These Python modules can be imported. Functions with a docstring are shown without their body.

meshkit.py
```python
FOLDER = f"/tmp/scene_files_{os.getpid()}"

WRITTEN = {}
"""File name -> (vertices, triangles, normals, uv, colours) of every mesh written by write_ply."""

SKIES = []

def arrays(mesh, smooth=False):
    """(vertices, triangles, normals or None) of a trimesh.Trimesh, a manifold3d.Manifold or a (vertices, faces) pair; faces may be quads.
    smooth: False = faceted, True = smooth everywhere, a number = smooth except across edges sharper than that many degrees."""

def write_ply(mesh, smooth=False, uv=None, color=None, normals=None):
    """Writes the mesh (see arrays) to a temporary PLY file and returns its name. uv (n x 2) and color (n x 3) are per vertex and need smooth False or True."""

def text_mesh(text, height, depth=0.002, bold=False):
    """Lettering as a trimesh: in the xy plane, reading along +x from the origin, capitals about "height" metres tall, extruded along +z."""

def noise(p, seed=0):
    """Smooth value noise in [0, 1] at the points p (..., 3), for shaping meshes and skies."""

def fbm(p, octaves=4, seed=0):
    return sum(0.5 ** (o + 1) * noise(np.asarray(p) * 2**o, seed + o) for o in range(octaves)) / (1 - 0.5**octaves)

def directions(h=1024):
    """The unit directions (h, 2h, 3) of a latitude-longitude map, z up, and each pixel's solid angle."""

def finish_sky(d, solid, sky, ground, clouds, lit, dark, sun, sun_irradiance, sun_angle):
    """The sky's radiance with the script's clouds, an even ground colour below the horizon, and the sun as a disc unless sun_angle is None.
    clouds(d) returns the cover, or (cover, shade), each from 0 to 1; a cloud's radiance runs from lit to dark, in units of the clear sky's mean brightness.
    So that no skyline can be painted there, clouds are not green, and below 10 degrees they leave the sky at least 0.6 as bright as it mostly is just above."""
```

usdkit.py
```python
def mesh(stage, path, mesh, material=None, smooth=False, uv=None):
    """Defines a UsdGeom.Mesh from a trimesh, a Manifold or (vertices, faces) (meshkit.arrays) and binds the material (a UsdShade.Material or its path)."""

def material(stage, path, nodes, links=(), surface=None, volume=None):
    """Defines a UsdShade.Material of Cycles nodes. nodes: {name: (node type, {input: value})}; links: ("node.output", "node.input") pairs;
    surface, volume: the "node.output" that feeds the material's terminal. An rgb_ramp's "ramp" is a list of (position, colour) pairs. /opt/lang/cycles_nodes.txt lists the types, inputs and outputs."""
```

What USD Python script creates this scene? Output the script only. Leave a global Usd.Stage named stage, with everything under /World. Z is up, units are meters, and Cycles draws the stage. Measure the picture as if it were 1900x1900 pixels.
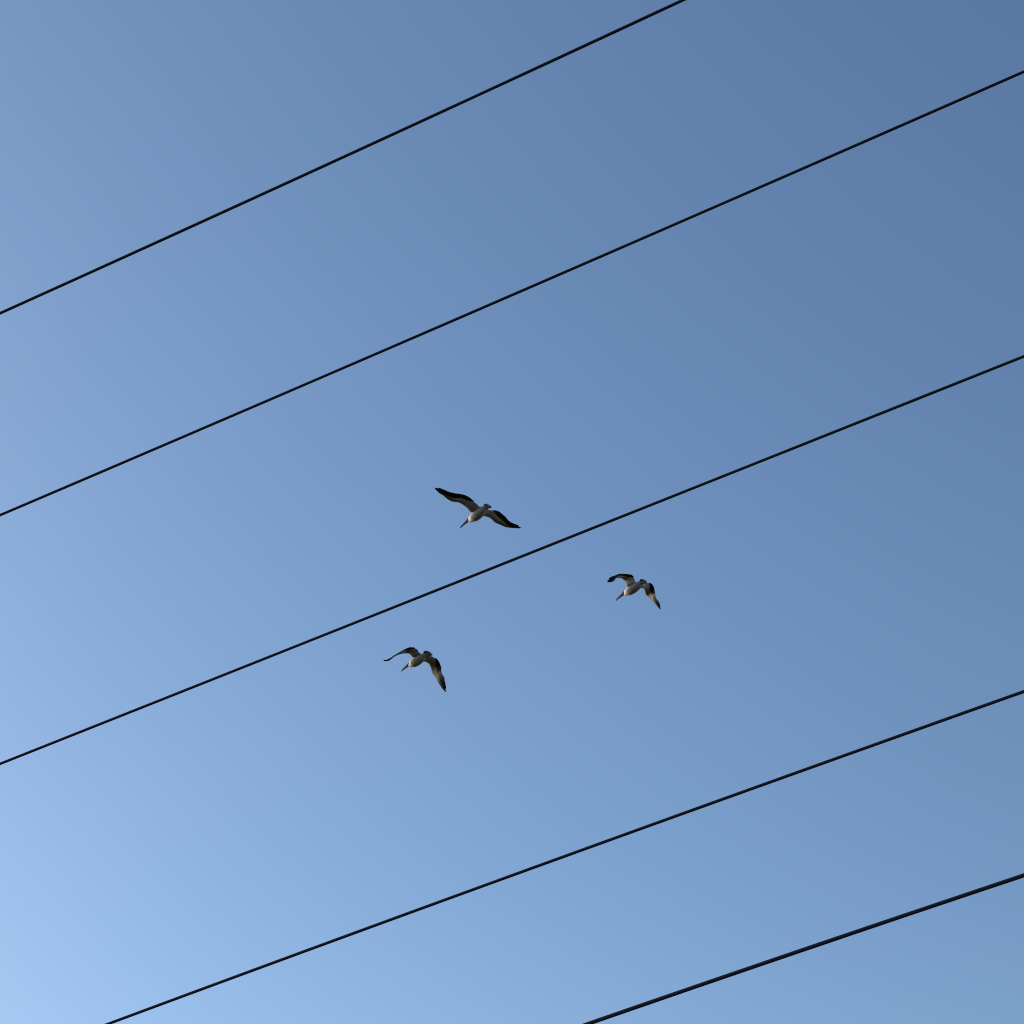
import math, random
import numpy as np, trimesh, manifold3d, usdkit
from pxr import Usd, UsdGeom, UsdLux, UsdShade, Gf, Sdf, Vt

stage = Usd.Stage.CreateInMemory()
UsdGeom.SetStageUpAxis(stage, 'Z')
UsdGeom.SetStageMetersPerUnit(stage, 1.0)
UsdGeom.Xform.Define(stage, '/World')

# ------------------------------------------------------------------ camera, sky, sun, exposure
PITCH, ROLL, FOV = 35.8, 2.3, 30.0            # a phone held up towards the sky, a little tilted
SUN_EL, SUN_ROT = 20.7, -53.8                 # low sun, out of frame on the left
EXPOSURE = 0.01
cam = UsdGeom.Camera.Define(stage, '/World/camera')
cam.CreateHorizontalApertureAttr(36.0)
cam.CreateVerticalApertureAttr(36.0)
cam.CreateFocalLengthAttr(18.0 / math.tan(math.radians(FOV / 2)))
cam.CreateClippingRangeAttr(Gf.Vec2f(0.05, 20000))
cam.CreateExposureAttr(EXPOSURE)
_m = (Gf.Matrix4d().SetRotate(Gf.Rotation(Gf.Vec3d(0, 0, 1), ROLL))
      * Gf.Matrix4d().SetRotate(Gf.Rotation(Gf.Vec3d(1, 0, 0), 90 + PITCH))
      * Gf.Matrix4d().SetTranslate(Gf.Vec3d(0, 0, 1.6)))
cam.AddTransformOp().Set(_m)

sky_mat = usdkit.material(stage, '/World/Looks/clear_sky', {
    's': ('sky_texture', dict(sky_type='single_scattering', sun_disc=False, sun_elevation=math.radians(SUN_EL),
                              sun_rotation=math.radians(SUN_ROT), air_density=1.16, aerosol_density=0.79, ozone_density=3.63)),
    'b': ('background_shader', {'strength': 0.15})}, [('s.color', 'b.color')], surface='b.background')
sky = UsdLux.DomeLight.Define(stage, '/World/sky')
UsdShade.MaterialBindingAPI.Apply(sky.GetPrim()).Bind(sky_mat)
sky.GetPrim().SetCustomDataByKey('kind', 'structure')

sun = UsdLux.DistantLight.Define(stage, '/World/sun')
sun.CreateIntensityAttr(1.0)
sun.CreateNormalizeAttr(True)
sun.CreateAngleAttr(0.5)
sun.CreateColorAttr(Gf.Vec3f(1.0, 0.84, 0.66))
e, r = math.radians(SUN_EL), math.radians(SUN_ROT)
to_sun = Gf.Vec3d(math.sin(r) * math.cos(e), math.cos(r) * math.cos(e), math.sin(e))
sun.AddTransformOp().Set(Gf.Matrix4d().SetRotate(Gf.Rotation(Gf.Vec3d(0, 0, 1), to_sun)))

# ------------------------------------------------------------------ helpers
def tag(prim, label=None, category=None, group=None, kind=None):
    for k, v in (('label', label), ('category', category), ('group', group), ('kind', kind)):
        if v:
            prim.SetCustomDataByKey(k, v)
    return prim

taken = {}
def numbered(path):
    n = taken.get(path, 0)
    taken[path] = n + 1
    return path if n == 0 else f'{path}_{n:03d}'

def part(parent, name, mesh, material, smooth=35):
    path = numbered(f'{parent}/{name}')
    return usdkit.mesh(stage, path, mesh, material, smooth=smooth)

def mat(name, nodes, links):
    return usdkit.material(stage, '/World/Looks/' + name, nodes, links, surface='p.BSDF')

def feather_mat(name, light, dark, scale, rough=0.75):
    return mat(name, {
        'c': ('texture_coordinate', {}),
        'n': ('noise_texture', {'scale': scale, 'detail': 4.0, 'roughness': 0.6}),
        'r': ('rgb_ramp', {'ramp': [(0.3, dark), (0.7, light)]}),
        'b': ('bump', {'strength': 0.25, 'distance': 0.004}),
        'p': ('principled_bsdf', {'roughness': rough, 'specular_ior_level': 0.06})},
        [('c.object', 'n.vector'), ('n.fac', 'r.fac'), ('r.color', 'p.base_color'), ('n.fac', 'b.height'), ('b.normal', 'p.normal')])

# ------------------------------------------------------------------ materials
M_GROUND = mat('dry_grass_and_earth', {
    'c': ('texture_coordinate', {}),
    'n': ('noise_texture', {'scale': 0.05, 'detail': 8.0, 'roughness': 0.65}),
    'r': ('rgb_ramp', {'ramp': [(0.3, (0.030, 0.023, 0.015)), (0.7, (0.052, 0.041, 0.028))]}),
    'p': ('principled_bsdf', {'roughness': 0.95, 'specular_ior_level': 0.1})},
    [('c.object', 'n.vector'), ('n.fac', 'r.fac'), ('r.color', 'p.base_color')])
M_WIRE = mat('weathered_black_cable', {
    'c': ('texture_coordinate', {}),
    'n': ('noise_texture', {'scale': 6.0, 'detail': 5.0}),
    'r': ('rgb_ramp', {'ramp': [(0.3, (0.006, 0.007, 0.010)), (0.75, (0.014, 0.015, 0.022))]}),
    'p': ('principled_bsdf', {'roughness': 0.55, 'specular_ior_level': 0.3})},
    [('c.object', 'n.vector'), ('n.fac', 'r.fac'), ('r.color', 'p.base_color')])
M_BODY = mat('pelican_plumage_and_shade', {
    'a': ('attribute', {'attribute': 'plumage_and_shade'}),
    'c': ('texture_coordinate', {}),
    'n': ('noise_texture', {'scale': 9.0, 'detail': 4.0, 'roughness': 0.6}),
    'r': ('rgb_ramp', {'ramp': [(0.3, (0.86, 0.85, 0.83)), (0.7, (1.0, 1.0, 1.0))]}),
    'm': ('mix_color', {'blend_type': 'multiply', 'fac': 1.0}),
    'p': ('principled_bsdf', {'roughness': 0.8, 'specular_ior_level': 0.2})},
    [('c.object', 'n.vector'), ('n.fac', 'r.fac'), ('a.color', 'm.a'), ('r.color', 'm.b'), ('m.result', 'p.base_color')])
M_FLIGHT = feather_mat('black_flight_feathers', (0.034, 0.029, 0.026), (0.016, 0.0145, 0.014), 30.0, 0.6)
M_TAIL = feather_mat('tail_feathers', (0.42, 0.39, 0.35), (0.30, 0.275, 0.25), 30.0)
M_FOOT = mat('webbed_foot_skin', {
    'c': ('texture_coordinate', {}),
    'n': ('noise_texture', {'scale': 25.0, 'detail': 3.0}),
    'r': ('rgb_ramp', {'ramp': [(0.3, (0.24, 0.21, 0.18)), (0.7, (0.32, 0.28, 0.24))]}),
    'p': ('principled_bsdf', {'roughness': 0.7})},
    [('c.object', 'n.vector'), ('n.fac', 'r.fac'), ('r.color', 'p.base_color')])
M_BILL = mat('pelican_bill', {
    'c': ('texture_coordinate', {}),
    'n': ('noise_texture', {'scale': 18.0, 'detail': 3.0}),
    'r': ('rgb_ramp', {'ramp': [(0.3, (0.050, 0.032, 0.026)), (0.7, (0.085, 0.055, 0.045))]}),
    'p': ('principled_bsdf', {'roughness': 0.8, 'specular_ior_level': 0.1})},
    [('c.object', 'n.vector'), ('n.fac', 'r.fac'), ('r.color', 'p.base_color')])
M_EYE = mat('dark_eye', {
    'n': ('noise_texture', {'scale': 40.0}),
    'r': ('rgb_ramp', {'ramp': [(0.3, (0.01, 0.008, 0.006)), (0.7, (0.02, 0.016, 0.012))]}),
    'p': ('principled_bsdf', {'roughness': 0.15})}, [('n.fac', 'r.fac'), ('r.color', 'p.base_color')])

# ------------------------------------------------------------------ ground (below the frame; it throws the warm light on the birds' undersides)
def ground_mesh():
    rr = np.r_[0.0, np.geomspace(6, 9000, 46)]
    na = 72
    v, f = [], []
    for i, q in enumerate(rr):
        for k in range(na):
            a = 2 * math.pi * k / na
            z = 0.35 * math.sin(q * 0.021 + 2 * a) * math.cos(a * 3 + q * 0.013) * min(q / 60, 1.0)
            v.append((q * math.cos(a), q * math.sin(a), z))
    for i in range(len(rr) - 1):
        for k in range(na):
            a, b = i * na + k, i * na + (k + 1) % na
            f += [(a, a + na, b + na), (a, b + na, b)]
    return np.array(v), np.array(f)
tag(usdkit.mesh(stage, '/World/ground', ground_mesh(), M_GROUND, smooth=True).GetPrim(), kind='structure')

# ------------------------------------------------------------------ five overhead wires
AZ = math.radians(-24.4355)
ALONG = np.array([math.cos(AZ), math.sin(AZ), 0.0])
def wire_mesh(p0, slope, sag, radius, reach=26.0, n=260, sides=12):
    t = np.linspace(-reach, reach, n)
    c = np.clip(t, -8, 8)
    z = slope * t + sag * c ** 2 + 2 * sag * c * (t - c)       # past +-8 m it runs on along its tangent
    P = np.array(p0) + t[:, None] * ALONG + np.stack([0 * t, 0 * t, z], 1)
    T = np.gradient(P, axis=0); T /= np.linalg.norm(T, axis=1, keepdims=True)
    S = np.cross(T, [0, 0, 1.0]); S /= np.linalg.norm(S, axis=1, keepdims=True)
    U = np.cross(S, T)
    ang = np.arange(sides) * 2 * math.pi / sides
    rng = np.random.default_rng(int(1e6 * radius))
    rad = radius * (1 + 0.03 * np.convolve(rng.normal(size=n), np.ones(5) / 5, 'same'))
    v = (P[:, None] + rad[:, None, None] * (np.cos(ang)[None, :, None] * S[:, None] + np.sin(ang)[None, :, None] * U[:, None])).reshape(-1, 3)
    f = []
    for i in range(n - 1):
        for k in range(sides):
            a, b = i * sides + k, i * sides + (k + 1) % sides
            f += [(a, b, b + sides), (a, b + sides, a + sides)]
    c0, c1 = len(v), len(v) + 1
    v = np.vstack([v, P[0], P[-1]])
    for k in range(sides):
        f.append((c0, (k + 1) % sides, k)); o = (n - 1) * sides
        f.append((c1, o + k, o + (k + 1) % sides))
    return v, np.array(f)

WIRES = [
    ((-0.344, 10.243, 13.040), 0.21615, 0.00166, 0.0122, 'topmost black wire crossing the upper left corner of the sky'),
    ((0.141, 11.260, 11.972), 0.21283, 0.00092, 0.0117, 'second black wire from the top, running above all three birds'),
    ((0.229, 12.663, 10.371), 0.20821, 0.00007, 0.0117, 'middle black wire passing just under the highest bird, above the other two'),
    ((0.323, 13.784, 8.132), 0.21157, -0.00111, 0.0120, 'black wire below all the birds, second from the bottom'),
    ((2.029, 12.743, 7.010), 0.21056, -0.00207, 0.0145, 'lowest and thickest black cable cutting across the bottom right corner'),
]
for p0, slope, sag, rad, label in WIRES:
    m = usdkit.mesh(stage, numbered('/World/overhead_wire'), wire_mesh(p0, slope, sag, rad), M_WIRE, smooth=60)
    tag(m.GetPrim(), label, 'wire', 'overhead wires across the sky')

# ------------------------------------------------------------------ three pelicans in flight
# Each bird in its own frame: x towards the bill, y to its left, z up, metres. The wing edges run from root to tip.
BIRDS = [
    dict(heading=125.86, bank=0.35, pitch=-0.44, at=[-0.804,37.342,28.45], bill=[0.761,-0.007,0.0], tail=[-0.391,0.003,0.03], fingers=[], reach=1.0,
         left_lead=[[0.127,0.181,0.046],[0.096,0.272,0.069],[0.081,0.361,0.092],[0.083,0.447,0.114],[0.102,0.53,0.135],[0.158,0.594,0.154],[0.217,0.658,0.171],[0.223,0.747,0.182],[0.202,0.847,0.186],[0.162,0.954,0.183],[0.108,1.066,0.174],[0.046,1.181,0.161],[-0.004,1.295,0.145]],
         left_trail=[[-0.184,0.13,0.054],[-0.214,0.235,0.078],[-0.226,0.337,0.101],[-0.241,0.44,0.123],[-0.228,0.536,0.144],[-0.191,0.624,0.163],[-0.133,0.701,0.178],[-0.08,0.782,0.188],[-0.044,0.874,0.191],[-0.03,0.976,0.187],[-0.028,1.087,0.176],[-0.039,1.205,0.162],[-0.004,1.295,0.145]],
         right_lead=[[0.055,-0.158,0.046],[0.061,-0.263,0.069],[0.08,-0.375,0.092],[0.126,-0.494,0.114],[0.195,-0.619,0.135],[0.217,-0.731,0.154],[0.228,-0.84,0.171],[0.238,-0.946,0.182],[0.219,-1.035,0.186],[0.174,-1.109,0.183],[0.109,-1.168,0.174],[0.035,-1.22,0.161],[-0.032,-1.278,0.145]],
         right_trail=[[-0.2,-0.121,0.054],[-0.217,-0.207,0.078],[-0.236,-0.292,0.101],[-0.238,-0.385,0.123],[-0.202,-0.498,0.144],[-0.156,-0.612,0.163],[-0.098,-0.726,0.178],[-0.034,-0.838,0.188],[-0.004,-0.939,0.191],[-0.003,-1.031,0.187],[-0.027,-1.109,0.176],[-0.041,-1.189,0.162],[-0.032,-1.278,0.145]],
    ),
    dict(heading=128.81, bank=1.41, pitch=-1.12, at=[3.177,40.697,28.705], bill=[0.706,-0.048,0.0], tail=[-0.416,-0.026,0.03], fingers=[[0.015,0.878,-0.238],[-0.019,0.836,-0.238],[-0.057,0.815,-0.238],[-0.112,0.797,-0.238]], reach=0.86,
         left_lead=[[0.075,0.16,0.027],[0.109,0.163,0.104],[0.125,0.178,0.168],[0.122,0.215,0.209],[0.104,0.284,0.214],[0.075,0.381,0.178],[0.042,0.487,0.113],[0.002,0.595,0.034],[0.003,0.647,-0.041],[0.021,0.67,-0.102],[0.02,0.739,-0.15],[0.017,0.817,-0.187],[-0.002,0.905,-0.218]],
         left_trail=[[-0.167,0.082,0.073],[-0.188,0.127,0.128],[-0.202,0.186,0.174],[-0.195,0.258,0.2],[-0.165,0.328,0.193],[-0.16,0.427,0.149],[-0.179,0.546,0.08],[-0.206,0.67,0.001],[-0.205,0.766,-0.07],[-0.181,0.836,-0.124],[-0.141,0.896,-0.162],[-0.085,0.923,-0.192],[-0.002,0.905,-0.218]],
         right_lead=[[-0.113,-0.162,0.027],[-0.063,-0.301,0.104],[0.058,-0.447,0.168],[0.171,-0.576,0.209],[0.219,-0.667,0.214],[0.2,-0.721,0.178],[0.159,-0.746,0.113],[0.105,-0.758,0.034],[0.054,-0.772,-0.041],[0.018,-0.801,-0.102],[-0.004,-0.842,-0.15],[-0.017,-0.894,-0.187],[-0.021,-0.953,-0.218]],
         right_trail=[[-0.221,-0.165,0.073],[-0.258,-0.221,0.128],[-0.277,-0.309,0.174],[-0.242,-0.426,0.2],[-0.195,-0.529,0.193],[-0.165,-0.59,0.149],[-0.149,-0.623,0.08],[-0.137,-0.644,0.001],[-0.144,-0.675,-0.07],[-0.149,-0.732,-0.124],[-0.129,-0.802,-0.162],[-0.083,-0.876,-0.192],[-0.021,-0.953,-0.218]],
    ),
    dict(heading=130.64, bank=1.39, pitch=-1.04, at=[-2.235,41.417,26.738], bill=[0.689,-0.032,0.0], tail=[-0.464,-0.015,0.03], fingers=[[-0.03,0.936,-0.479],[-0.136,0.94,-0.479]], reach=0.84,
         left_lead=[[0.035,0.179,0.054],[0.038,0.237,0.089],[0.073,0.286,0.113],[0.12,0.332,0.116],[0.146,0.393,0.09],[0.134,0.478,0.029],[0.102,0.576,-0.056],[0.067,0.672,-0.151],[0.045,0.75,-0.24],[0.053,0.796,-0.312],[0.072,0.845,-0.37],[0.058,0.93,-0.418],[0.047,1.02,-0.459]],
         left_trail=[[-0.246,0.167,0.046],[-0.291,0.256,0.073],[-0.279,0.345,0.092],[-0.231,0.415,0.092],[-0.179,0.478,0.063],[-0.147,0.546,0.001],[-0.138,0.628,-0.083],[-0.137,0.713,-0.175],[-0.127,0.791,-0.259],[-0.095,0.851,-0.326],[-0.038,0.89,-0.378],[0.01,0.945,-0.42],[0.047,1.02,-0.459]],
         right_lead=[[0.005,-0.168,0.054],[0.022,-0.287,0.089],[0.073,-0.42,0.113],[0.151,-0.538,0.116],[0.218,-0.633,0.09],[0.243,-0.69,0.029],[0.192,-0.725,-0.056],[0.14,-0.752,-0.151],[0.116,-0.786,-0.24],[0.094,-0.834,-0.312],[0.075,-0.896,-0.37],[0.07,-0.969,-0.418],[0.05,-1.041,-0.459]],
         right_trail=[[-0.325,-0.116,0.046],[-0.315,-0.238,0.073],[-0.288,-0.365,0.092],[-0.235,-0.49,0.092],[-0.184,-0.59,0.063],[-0.151,-0.655,0.001],[-0.119,-0.689,-0.083],[-0.153,-0.711,-0.175],[-0.18,-0.751,-0.259],[-0.143,-0.811,-0.326],[-0.095,-0.884,-0.378],[-0.029,-0.962,-0.42],[0.05,-1.041,-0.459]],
    ),
]

def interp(P, u):
    P = np.asarray(P, float)
    from scipy.interpolate import PchipInterpolator
    return PchipInterpolator(np.linspace(0, 1, len(P)), P, axis=0)(u)

def lining(u):                                # how far back from the leading edge the pale wing lining reaches
    return np.interp(u, [0, .12, .25, .5, .75, .9, 1], [.99, .97, .64, .54, .34, .18, .06])

def thick(u):
    return np.interp(u, [0, .15, .5, .8, 1], [.050, .044, .030, .014, .004])

class Wing:
    def __init__(self, lead, trail, side):
        self.lead, self.trail, self.side = lead, trail, side
    def frame(self, u):
        u = np.atleast_1d(u)
        L, T = interp(self.lead, np.clip(u, 0, 1)), interp(self.trail, np.clip(u, 0, 1))
        h = 1e-3
        c = lambda q: (interp(self.lead, np.clip(q, 0, 1)) + interp(self.trail, np.clip(q, 0, 1))) / 2
        span = c(np.minimum(u + 20 * h, 1)) - c(np.maximum(u - 20 * h, 0))
        span /= np.linalg.norm(span, axis=1, keepdims=True)
        ch = T - L
        un = u > 0.97
        ch = np.where(un[:, None], interp(self.trail, [.96]) - interp(self.lead, [.96]), ch)
        N = np.cross(ch, span) * self.side
        N /= np.linalg.norm(N, axis=1, keepdims=True)
        return L, T, N
    def point(self, u, f, lift=0.0):
        L, T, N = self.frame(u)
        camber = 0.05 * np.linalg.norm(T - L, axis=1) * 4 * f * (1 - f)
        return L + (T - L) * np.asarray(f)[..., None] + N * (camber + lift)[..., None]
    def lining_mesh(self):
        us = np.r_[np.linspace(0, .9, 34), np.linspace(.92, .985, 5)]
        fr = np.array([0, .03, .09, .18, .32, .5, .7, .86, 1.0])
        prof = np.array([0, .42, .75, .98, 1.0, .85, .58, .33, .12])
        rings, pu, pf = [], [], []
        L0, T0, N0 = self.frame(np.array([0.0]))
        for u in us:
            fl = float(lining(u)); t = float(thick(u)) / 2
            f = fr * fl
            uu = np.full(len(f), u)
            top = self.point(uu, f, prof * t * 1.15)
            bot = self.point(uu, f, -prof * t * 0.75)
            ring = np.vstack([top, bot[::-1][:-1]])
            rings.append(ring); pu.append(np.full(len(ring), u)); pf.append(np.r_[f, f[::-1][:-1]])
        r0 = rings[0]
        inner = r0.copy(); inner[:, 1] = self.side * 0.03 + (inner[:, 1] - r0[:, 1].mean()) * 0.3; inner[:, 2] -= 0.012
        mid = (inner + r0) / 2
        rings = [inner, mid] + rings
        n = len(rings[0])
        v = np.vstack(rings); f = []
        for i in range(len(rings) - 1):
            for k in range(n):
                a, b = i * n + k, i * n + (k + 1) % n
                f += [(a, b, b + n), (a, b + n, a + n)]
        for base, flip in ((0, True), ((len(rings) - 1) * n, False)):
            c = len(v); v = np.vstack([v, v[base:base + n].mean(0)])
            for k in range(n):
                tri = (c, base + k, base + (k + 1) % n)
                f.append(tri[::-1] if flip else tri)
        m = trimesh.Trimesh(v, np.array(f), process=True)
        m.fix_normals()
        return m
    def feather(self, ub, ut, fb, ft, width, lift, tip=None):
        n = 7
        s = np.linspace(0, 1, n)
        base = self.point(np.array([ub]), np.array([fb]), np.array([lift]))[0]
        end = self.point(np.array([ut]), np.array([ft]), np.array([lift]))[0] if tip is None else np.array(tip)
        N = self.frame(np.array([(ub + ut) / 2]))[2][0]
        ax = end - base; ln = np.linalg.norm(ax); ax = ax / ln
        side = np.cross(N, ax)
        P = base + (end - base) * s[:, None] + N[None] * (0.02 * ln * np.sin(math.pi * s))[:, None]
        w = width * np.array([.75, .95, 1, 1, .95, .78, .28]) / 2
        tilt = N * 0.0035
        top, bot = [], []
        for p, q in zip(P, w):
            for sgn in (-1, 0, 1):
                x = p + side * sgn * q + tilt * sgn + N * (0.0 if sgn else 0.002)
                top.append(x + N * 0.0008); bot.append(x - N * 0.0008)
        v = np.array(top + bot); o = len(top); f = []
        for i in range(n - 1):
            for k in range(2):
                a = i * 3 + k
                f += [(a, a + 1, a + 4), (a, a + 4, a + 3), (o + a, o + a + 4, o + a + 1), (o + a, o + a + 3, o + a + 4)]
        edge = [i * 3 for i in range(n)] + [(n - 1) * 3 + 1] + [i * 3 + 2 for i in range(n - 1, -1, -1)] + [1]
        for a, b in zip(edge, edge[1:] + edge[:1]):
            f += [(a, b, o + b), (a, o + b, o + a)]
        m = trimesh.Trimesh(v, np.array(f), process=False)
        m.fix_normals()
        return m
    def feathers(self, rng, fingers=()):
        out = []
        us = np.r_[np.linspace(.17, .74, 18), np.linspace(.775, 1.0, 9)]
        for i, ut in enumerate(us):
            lean = np.interp(ut, [.17, .6, .8, 1], [.01, .03, .06, .16])
            ub = max(.12, ut - lean)
            fb = max(.03, min(float(lining(ub)), float(lining(ut))) - .10)
            gap = np.linalg.norm(np.diff(self.point(np.array([max(ut - .035, 0), min(ut, 1)]), np.array([.8, .8]), np.zeros(2)), axis=0))
            w = float(np.clip(gap * 2.4, .040, .11)) * float(np.interp(ut, [.84, 1], [1, .55]))
            out.append(self.feather(ub, ut, fb, 1.0 if ut < .93 else .6, w, -.003 + .001 * rng.normal()))
        for i, tip in enumerate(fingers):                       # spread primaries at the wing tip
            out.append(self.feather(.80 - .015 * i, 1, .45 + .1 * i, 1, .026, -.004, tip=tip))
        return trimesh.util.concatenate(out)

def ball(c, r, s=(1, 1, 1)):
    m = trimesh.creation.icosphere(2, 1.0); m.apply_scale(np.array(s) * r); m.apply_translation(c)
    return m

def to_manifold(m):
    return manifold3d.Manifold(manifold3d.Mesh(np.asarray(m.vertices, np.float32), np.asarray(m.faces, np.uint32)))

def torso_mesh(front):
    xs = np.array([-.40, -.37, -.30, -.20, -.08, .04, .15, .23, .29, .335, .355])
    hw = np.array([.012, .044, .074, .102, .122, .130, .122, .100, .074, .048, .015])
    zc = np.array([.020, .018, .010, .000, -.008, -.012, -.016, -.018, -.018, -.016, -.012])
    hh = np.array([.010, .026, .050, .080, .102, .114, .110, .092, .070, .046, .015])
    n = 28; a = np.arange(n) * 2 * math.pi / n
    x2 = np.linspace(-.40, .355, 40)
    from scipy.interpolate import PchipInterpolator as I
    W, Z, H = I(xs, hw)(x2), I(xs, zc)(x2), I(xs, hh)(x2)
    x2 = np.where(x2 > 0, x2 * front, x2)
    v = np.vstack([np.stack([np.full(n, x), w * np.cos(a), z + h * np.sin(a)], 1) for x, w, z, h in zip(x2, W, Z, H)])
    f = []
    for i in range(len(x2) - 1):
        for k in range(n):
            p, q = i * n + k, i * n + (k + 1) % n
            f += [(p, q, q + n), (p, q + n, p + n)]
    for base, flip in ((0, 1), ((len(x2) - 1) * n, 0)):
        c = len(v); v = np.vstack([v, v[base:base + n].mean(0)])
        for k in range(n):
            t = (c, base + k, base + (k + 1) % n); f.append(t[::-1] if flip else t)
    m = trimesh.Trimesh(v, np.array(f)); m.fix_normals()
    return m

def chain(pts):
    hulls = []
    for (p, r), (q, s) in zip(pts, pts[1:]):
        hulls.append(manifold3d.Manifold.batch_hull([to_manifold(ball(p, r)), to_manifold(ball(q, s))]))
    out = hulls[0]
    for h in hulls[1:]:
        out = out + h
    return out

def bill_mesh(head, tip, up):
    base = np.asarray(head, float); tip = np.asarray(tip, float)
    ax = tip - base; ln = np.linalg.norm(ax); ax /= ln
    sd = np.cross([0, 0, 1.0], ax); sd /= np.linalg.norm(sd); U = np.cross(ax, sd)
    if up:   # flat upper bill with a hooked nail
        s = np.array([0, .06, .2, .45, .7, .88, .96, 1.0]); hw = np.array([.031, .031, .028, .024, .021, .018, .012, .004]); hh = np.array([.024, .021, .014, .009, .007, .007, .008, .004]); dz = np.array([.004, .003, .002, .001, 0, -.002, -.007, -.014])
    else:    # lower bill with the folded pouch under it
        s = np.array([.0, .10, .25, .45, .65, .82, .94]); hw = np.array([.025, .028, .027, .022, .017, .011, .003]); hh = np.array([.026, .034, .034, .027, .018, .009, .003]); dz = np.array([-.020, -.030, -.030, -.022, -.015, -.011, -.010])
    n = 14; a = np.arange(n) * 2 * math.pi / n
    v = np.vstack([base + ax * (q * ln) + np.outer(np.cos(a) * w, sd) + np.outer(np.sin(a) * h + d, U) for q, w, h, d in zip(s, hw, hh, dz)])
    f = []
    for i in range(len(s) - 1):
        for k in range(n):
            p, q = i * n + k, i * n + (k + 1) % n
            f += [(p, q, q + n), (p, q + n, p + n)]
    for b0 in (0, (len(s) - 1) * n):
        c = len(v); v = np.vstack([v, v[b0:b0 + n].mean(0)])
        for k in range(n):
            f.append((c, b0 + k, b0 + (k + 1) % n))
    m = trimesh.Trimesh(v, np.array(f)); m.fix_normals()
    return m

def foot_mesh(side):
    # a webbed foot folded back under the tail: shank, three toes and the web between them
    pts = [((-.22, side * .042, -.048), .012), ((-.33, side * .042, -.020), .008)]
    m = chain(pts)
    for dy in (-.024, 0, .024):
        m = m + chain([((-.33, side * .045, -.022), .009), ((-.435, side * .045 + dy, -.004), .0045)])
    web = trimesh.Trimesh(np.array([(-.33, side * .045 - .007, -.024), (-.33, side * .045 + .007, -.024), (-.43, side * .045 + .025, -.005), (-.43, side * .045 - .025, -.005),
                                    (-.33, side * .045 - .007, -.020), (-.33, side * .045 + .007, -.020), (-.43, side * .045 + .025, -.002), (-.43, side * .045 - .025, -.002)])).convex_hull
    m = m + to_manifold(web)
    q = m.to_mesh()
    return trimesh.Trimesh(np.asarray(q.vert_properties)[:, :3], np.asarray(q.tri_verts))

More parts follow.
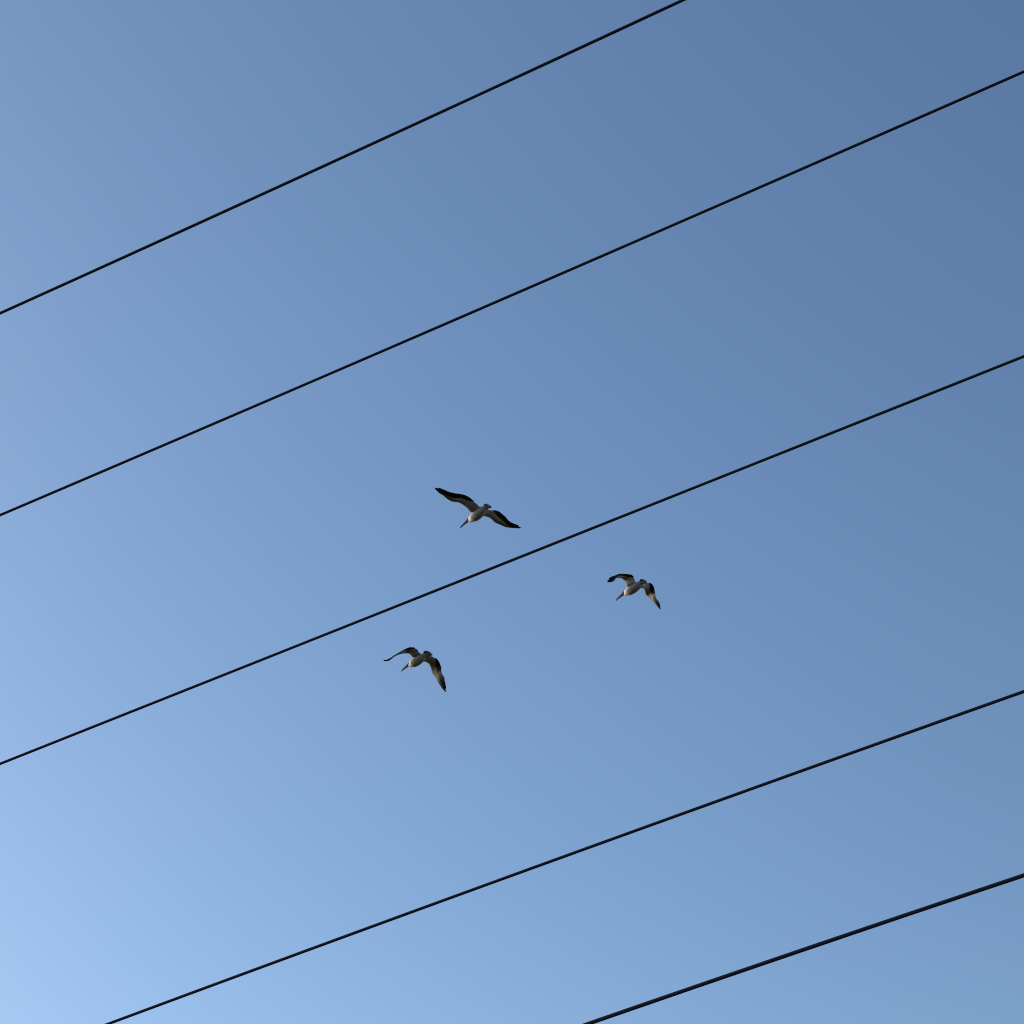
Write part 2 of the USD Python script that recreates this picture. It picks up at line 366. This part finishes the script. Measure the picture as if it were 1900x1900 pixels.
def tail_mesh(rng, tail):
    out = []
    root = np.array([-.30, 0, .022])
    k = 11
    for i in range(k):
        a = (i - (k - 1) / 2) / ((k - 1) / 2)
        ln = (abs(tail[0]) - .30 + .03) * (1 - .12 * a * a) + .004 * rng.normal()
        d = np.array([-math.cos(a * .62), math.sin(a * .62), 0.0])
        b = root + np.array([0, a * .045, 0.0])
        sd = np.cross([0, 0, 1.0], d)
        s = np.linspace(0, 1, 6); w = .040 * np.array([.7, .9, 1, 1, .85, .3]) / 2
        P = b + d * (s * ln)[:, None] + np.array([0, 0, 1.0]) * (.003 * (i % 2) - .012 * a * a + .0006 * i)
        v, f = [], []
        for p, q in zip(P, w):
            for z in (.001, -.001):
                v += [p - sd * q + [0, 0, z - .002], p + sd * q + [0, 0, z + .002]]
        v = np.array(v)
        for j in range(5):
            A = j * 4
            f += [(A, A + 1, A + 5), (A, A + 5, A + 4), (A + 2, A + 7, A + 3), (A + 2, A + 6, A + 7),
                  (A, A + 4, A + 6), (A, A + 6, A + 2), (A + 1, A + 3, A + 7), (A + 1, A + 7, A + 5)]
        f += [(0, 2, 3), (0, 3, 1), (20, 21, 23), (20, 23, 22)]
        m = trimesh.Trimesh(v, np.array(f), process=False); m.fix_normals()
        out.append(m)
    return trimesh.util.concatenate(out)

LABELS = ['white pelican gliding highest, black-edged wings held flat, just above the middle wire',
          'white pelican furthest right, wings bent sharply down, below the middle wire',
          'lowest white pelican, wings arched down in a deep stroke, left of the other low bird']

def pelican(k, b):
    rng = np.random.default_rng(100 + k)
    path = numbered('/World/pelican')
    x = UsdGeom.Xform.Define(stage, path)
    x.AddTranslateOp().Set(Gf.Vec3d(*b['at']))
    x.AddRotateZOp().Set(b['heading']); x.AddRotateYOp().Set(-b['pitch']); x.AddRotateXOp().Set(b['bank'])
    tag(x.GetPrim(), LABELS[k], 'pelican', 'pelicans flying overhead')
    wings = [Wing(b['left_lead'], b['left_trail'], 1), Wing(b['right_lead'], b['right_trail'], -1)]
    tip = np.array(b['bill'])
    front = b['reach']                       # how far forward the neck holds the head
    head = np.array([.325 * front, tip[1] * .3, .080])
    solid = to_manifold(torso_mesh(front))
    solid = solid + chain([((.22 * front, 0, -.02), .090), ((.31 * front, head[1] * .5, -.022), .064), ((.325 * front, head[1], .03), .054), (tuple(head), .047), (tuple(head + [.045, tip[1] * .1, -.004]), .034)])
    for w in wings:
        solid = solid + to_manifold(w.lining_mesh())
    solid = solid.refine_to_length(0.022)
    q = solid.to_mesh()
    body = trimesh.Trimesh(np.asarray(q.vert_properties)[:, :3], np.asarray(q.tri_verts), process=True)
    trimesh.smoothing.filter_taubin(body, lamb=.5, nu=.53, iterations=8)
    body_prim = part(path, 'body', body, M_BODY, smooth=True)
    # plumage: sunlit front and shaded belly painted in, grey-brown band along the wing front
    pts = np.array(UsdGeom.Mesh(body_prim.GetPrim()).GetPointsAttr().Get())
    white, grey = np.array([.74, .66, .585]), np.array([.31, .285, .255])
    k_ = np.clip((pts[:, 0] + .02) / .26, 0, 1)[:, None]            # colour carries the light: sunlit head and breast, shaded belly and flanks
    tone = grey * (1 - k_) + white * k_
    from scipy.spatial import cKDTree
    uu, ff = np.meshgrid(np.linspace(.0, 1, 90), np.linspace(0, 1, 30), indexing='ij')
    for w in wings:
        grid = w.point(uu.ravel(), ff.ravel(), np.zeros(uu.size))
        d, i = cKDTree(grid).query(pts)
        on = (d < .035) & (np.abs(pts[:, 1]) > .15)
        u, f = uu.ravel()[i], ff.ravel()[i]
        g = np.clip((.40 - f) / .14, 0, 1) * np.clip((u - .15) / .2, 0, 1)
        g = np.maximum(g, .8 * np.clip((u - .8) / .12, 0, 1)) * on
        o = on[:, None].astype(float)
        stripe = np.exp(-((f - .47) / .09) ** 2)[:, None] * np.clip((u - .2) / .15, 0, 1)[:, None]   # paler stripe along the mid chord
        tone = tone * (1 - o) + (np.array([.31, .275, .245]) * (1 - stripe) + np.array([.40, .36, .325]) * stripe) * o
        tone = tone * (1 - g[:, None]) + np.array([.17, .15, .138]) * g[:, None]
    UsdGeom.PrimvarsAPI(body_prim.GetPrim()).CreatePrimvar('plumage_and_shade', Sdf.ValueTypeNames.Color3fArray, 'vertex').Set(Vt.Vec3fArray.FromNumpy(tone.astype(np.float32)))
    for w in wings:
        part(path, 'flight_feathers', w.feathers(rng, b['fingers'] if w.side == 1 else ()), M_FLIGHT)
    part(path, 'tail_feathers', tail_mesh(rng, b['tail']), M_TAIL)
    bp = part(path, 'bill', bill_mesh(head + [.04, 0, .0], tip, True), M_BILL)
    part(str(bp.GetPath()), 'pouch', bill_mesh(head + [.03, 0, -.004], tip, False), M_BILL)
    for s in (-1, 1):
        part(path, 'foot', foot_mesh(s), M_FOOT)
        part(path, 'eye', ball(head + [.022, s * .041, .012], .008), M_EYE)

for k, b in enumerate(BIRDS):
    pelican(k, b)
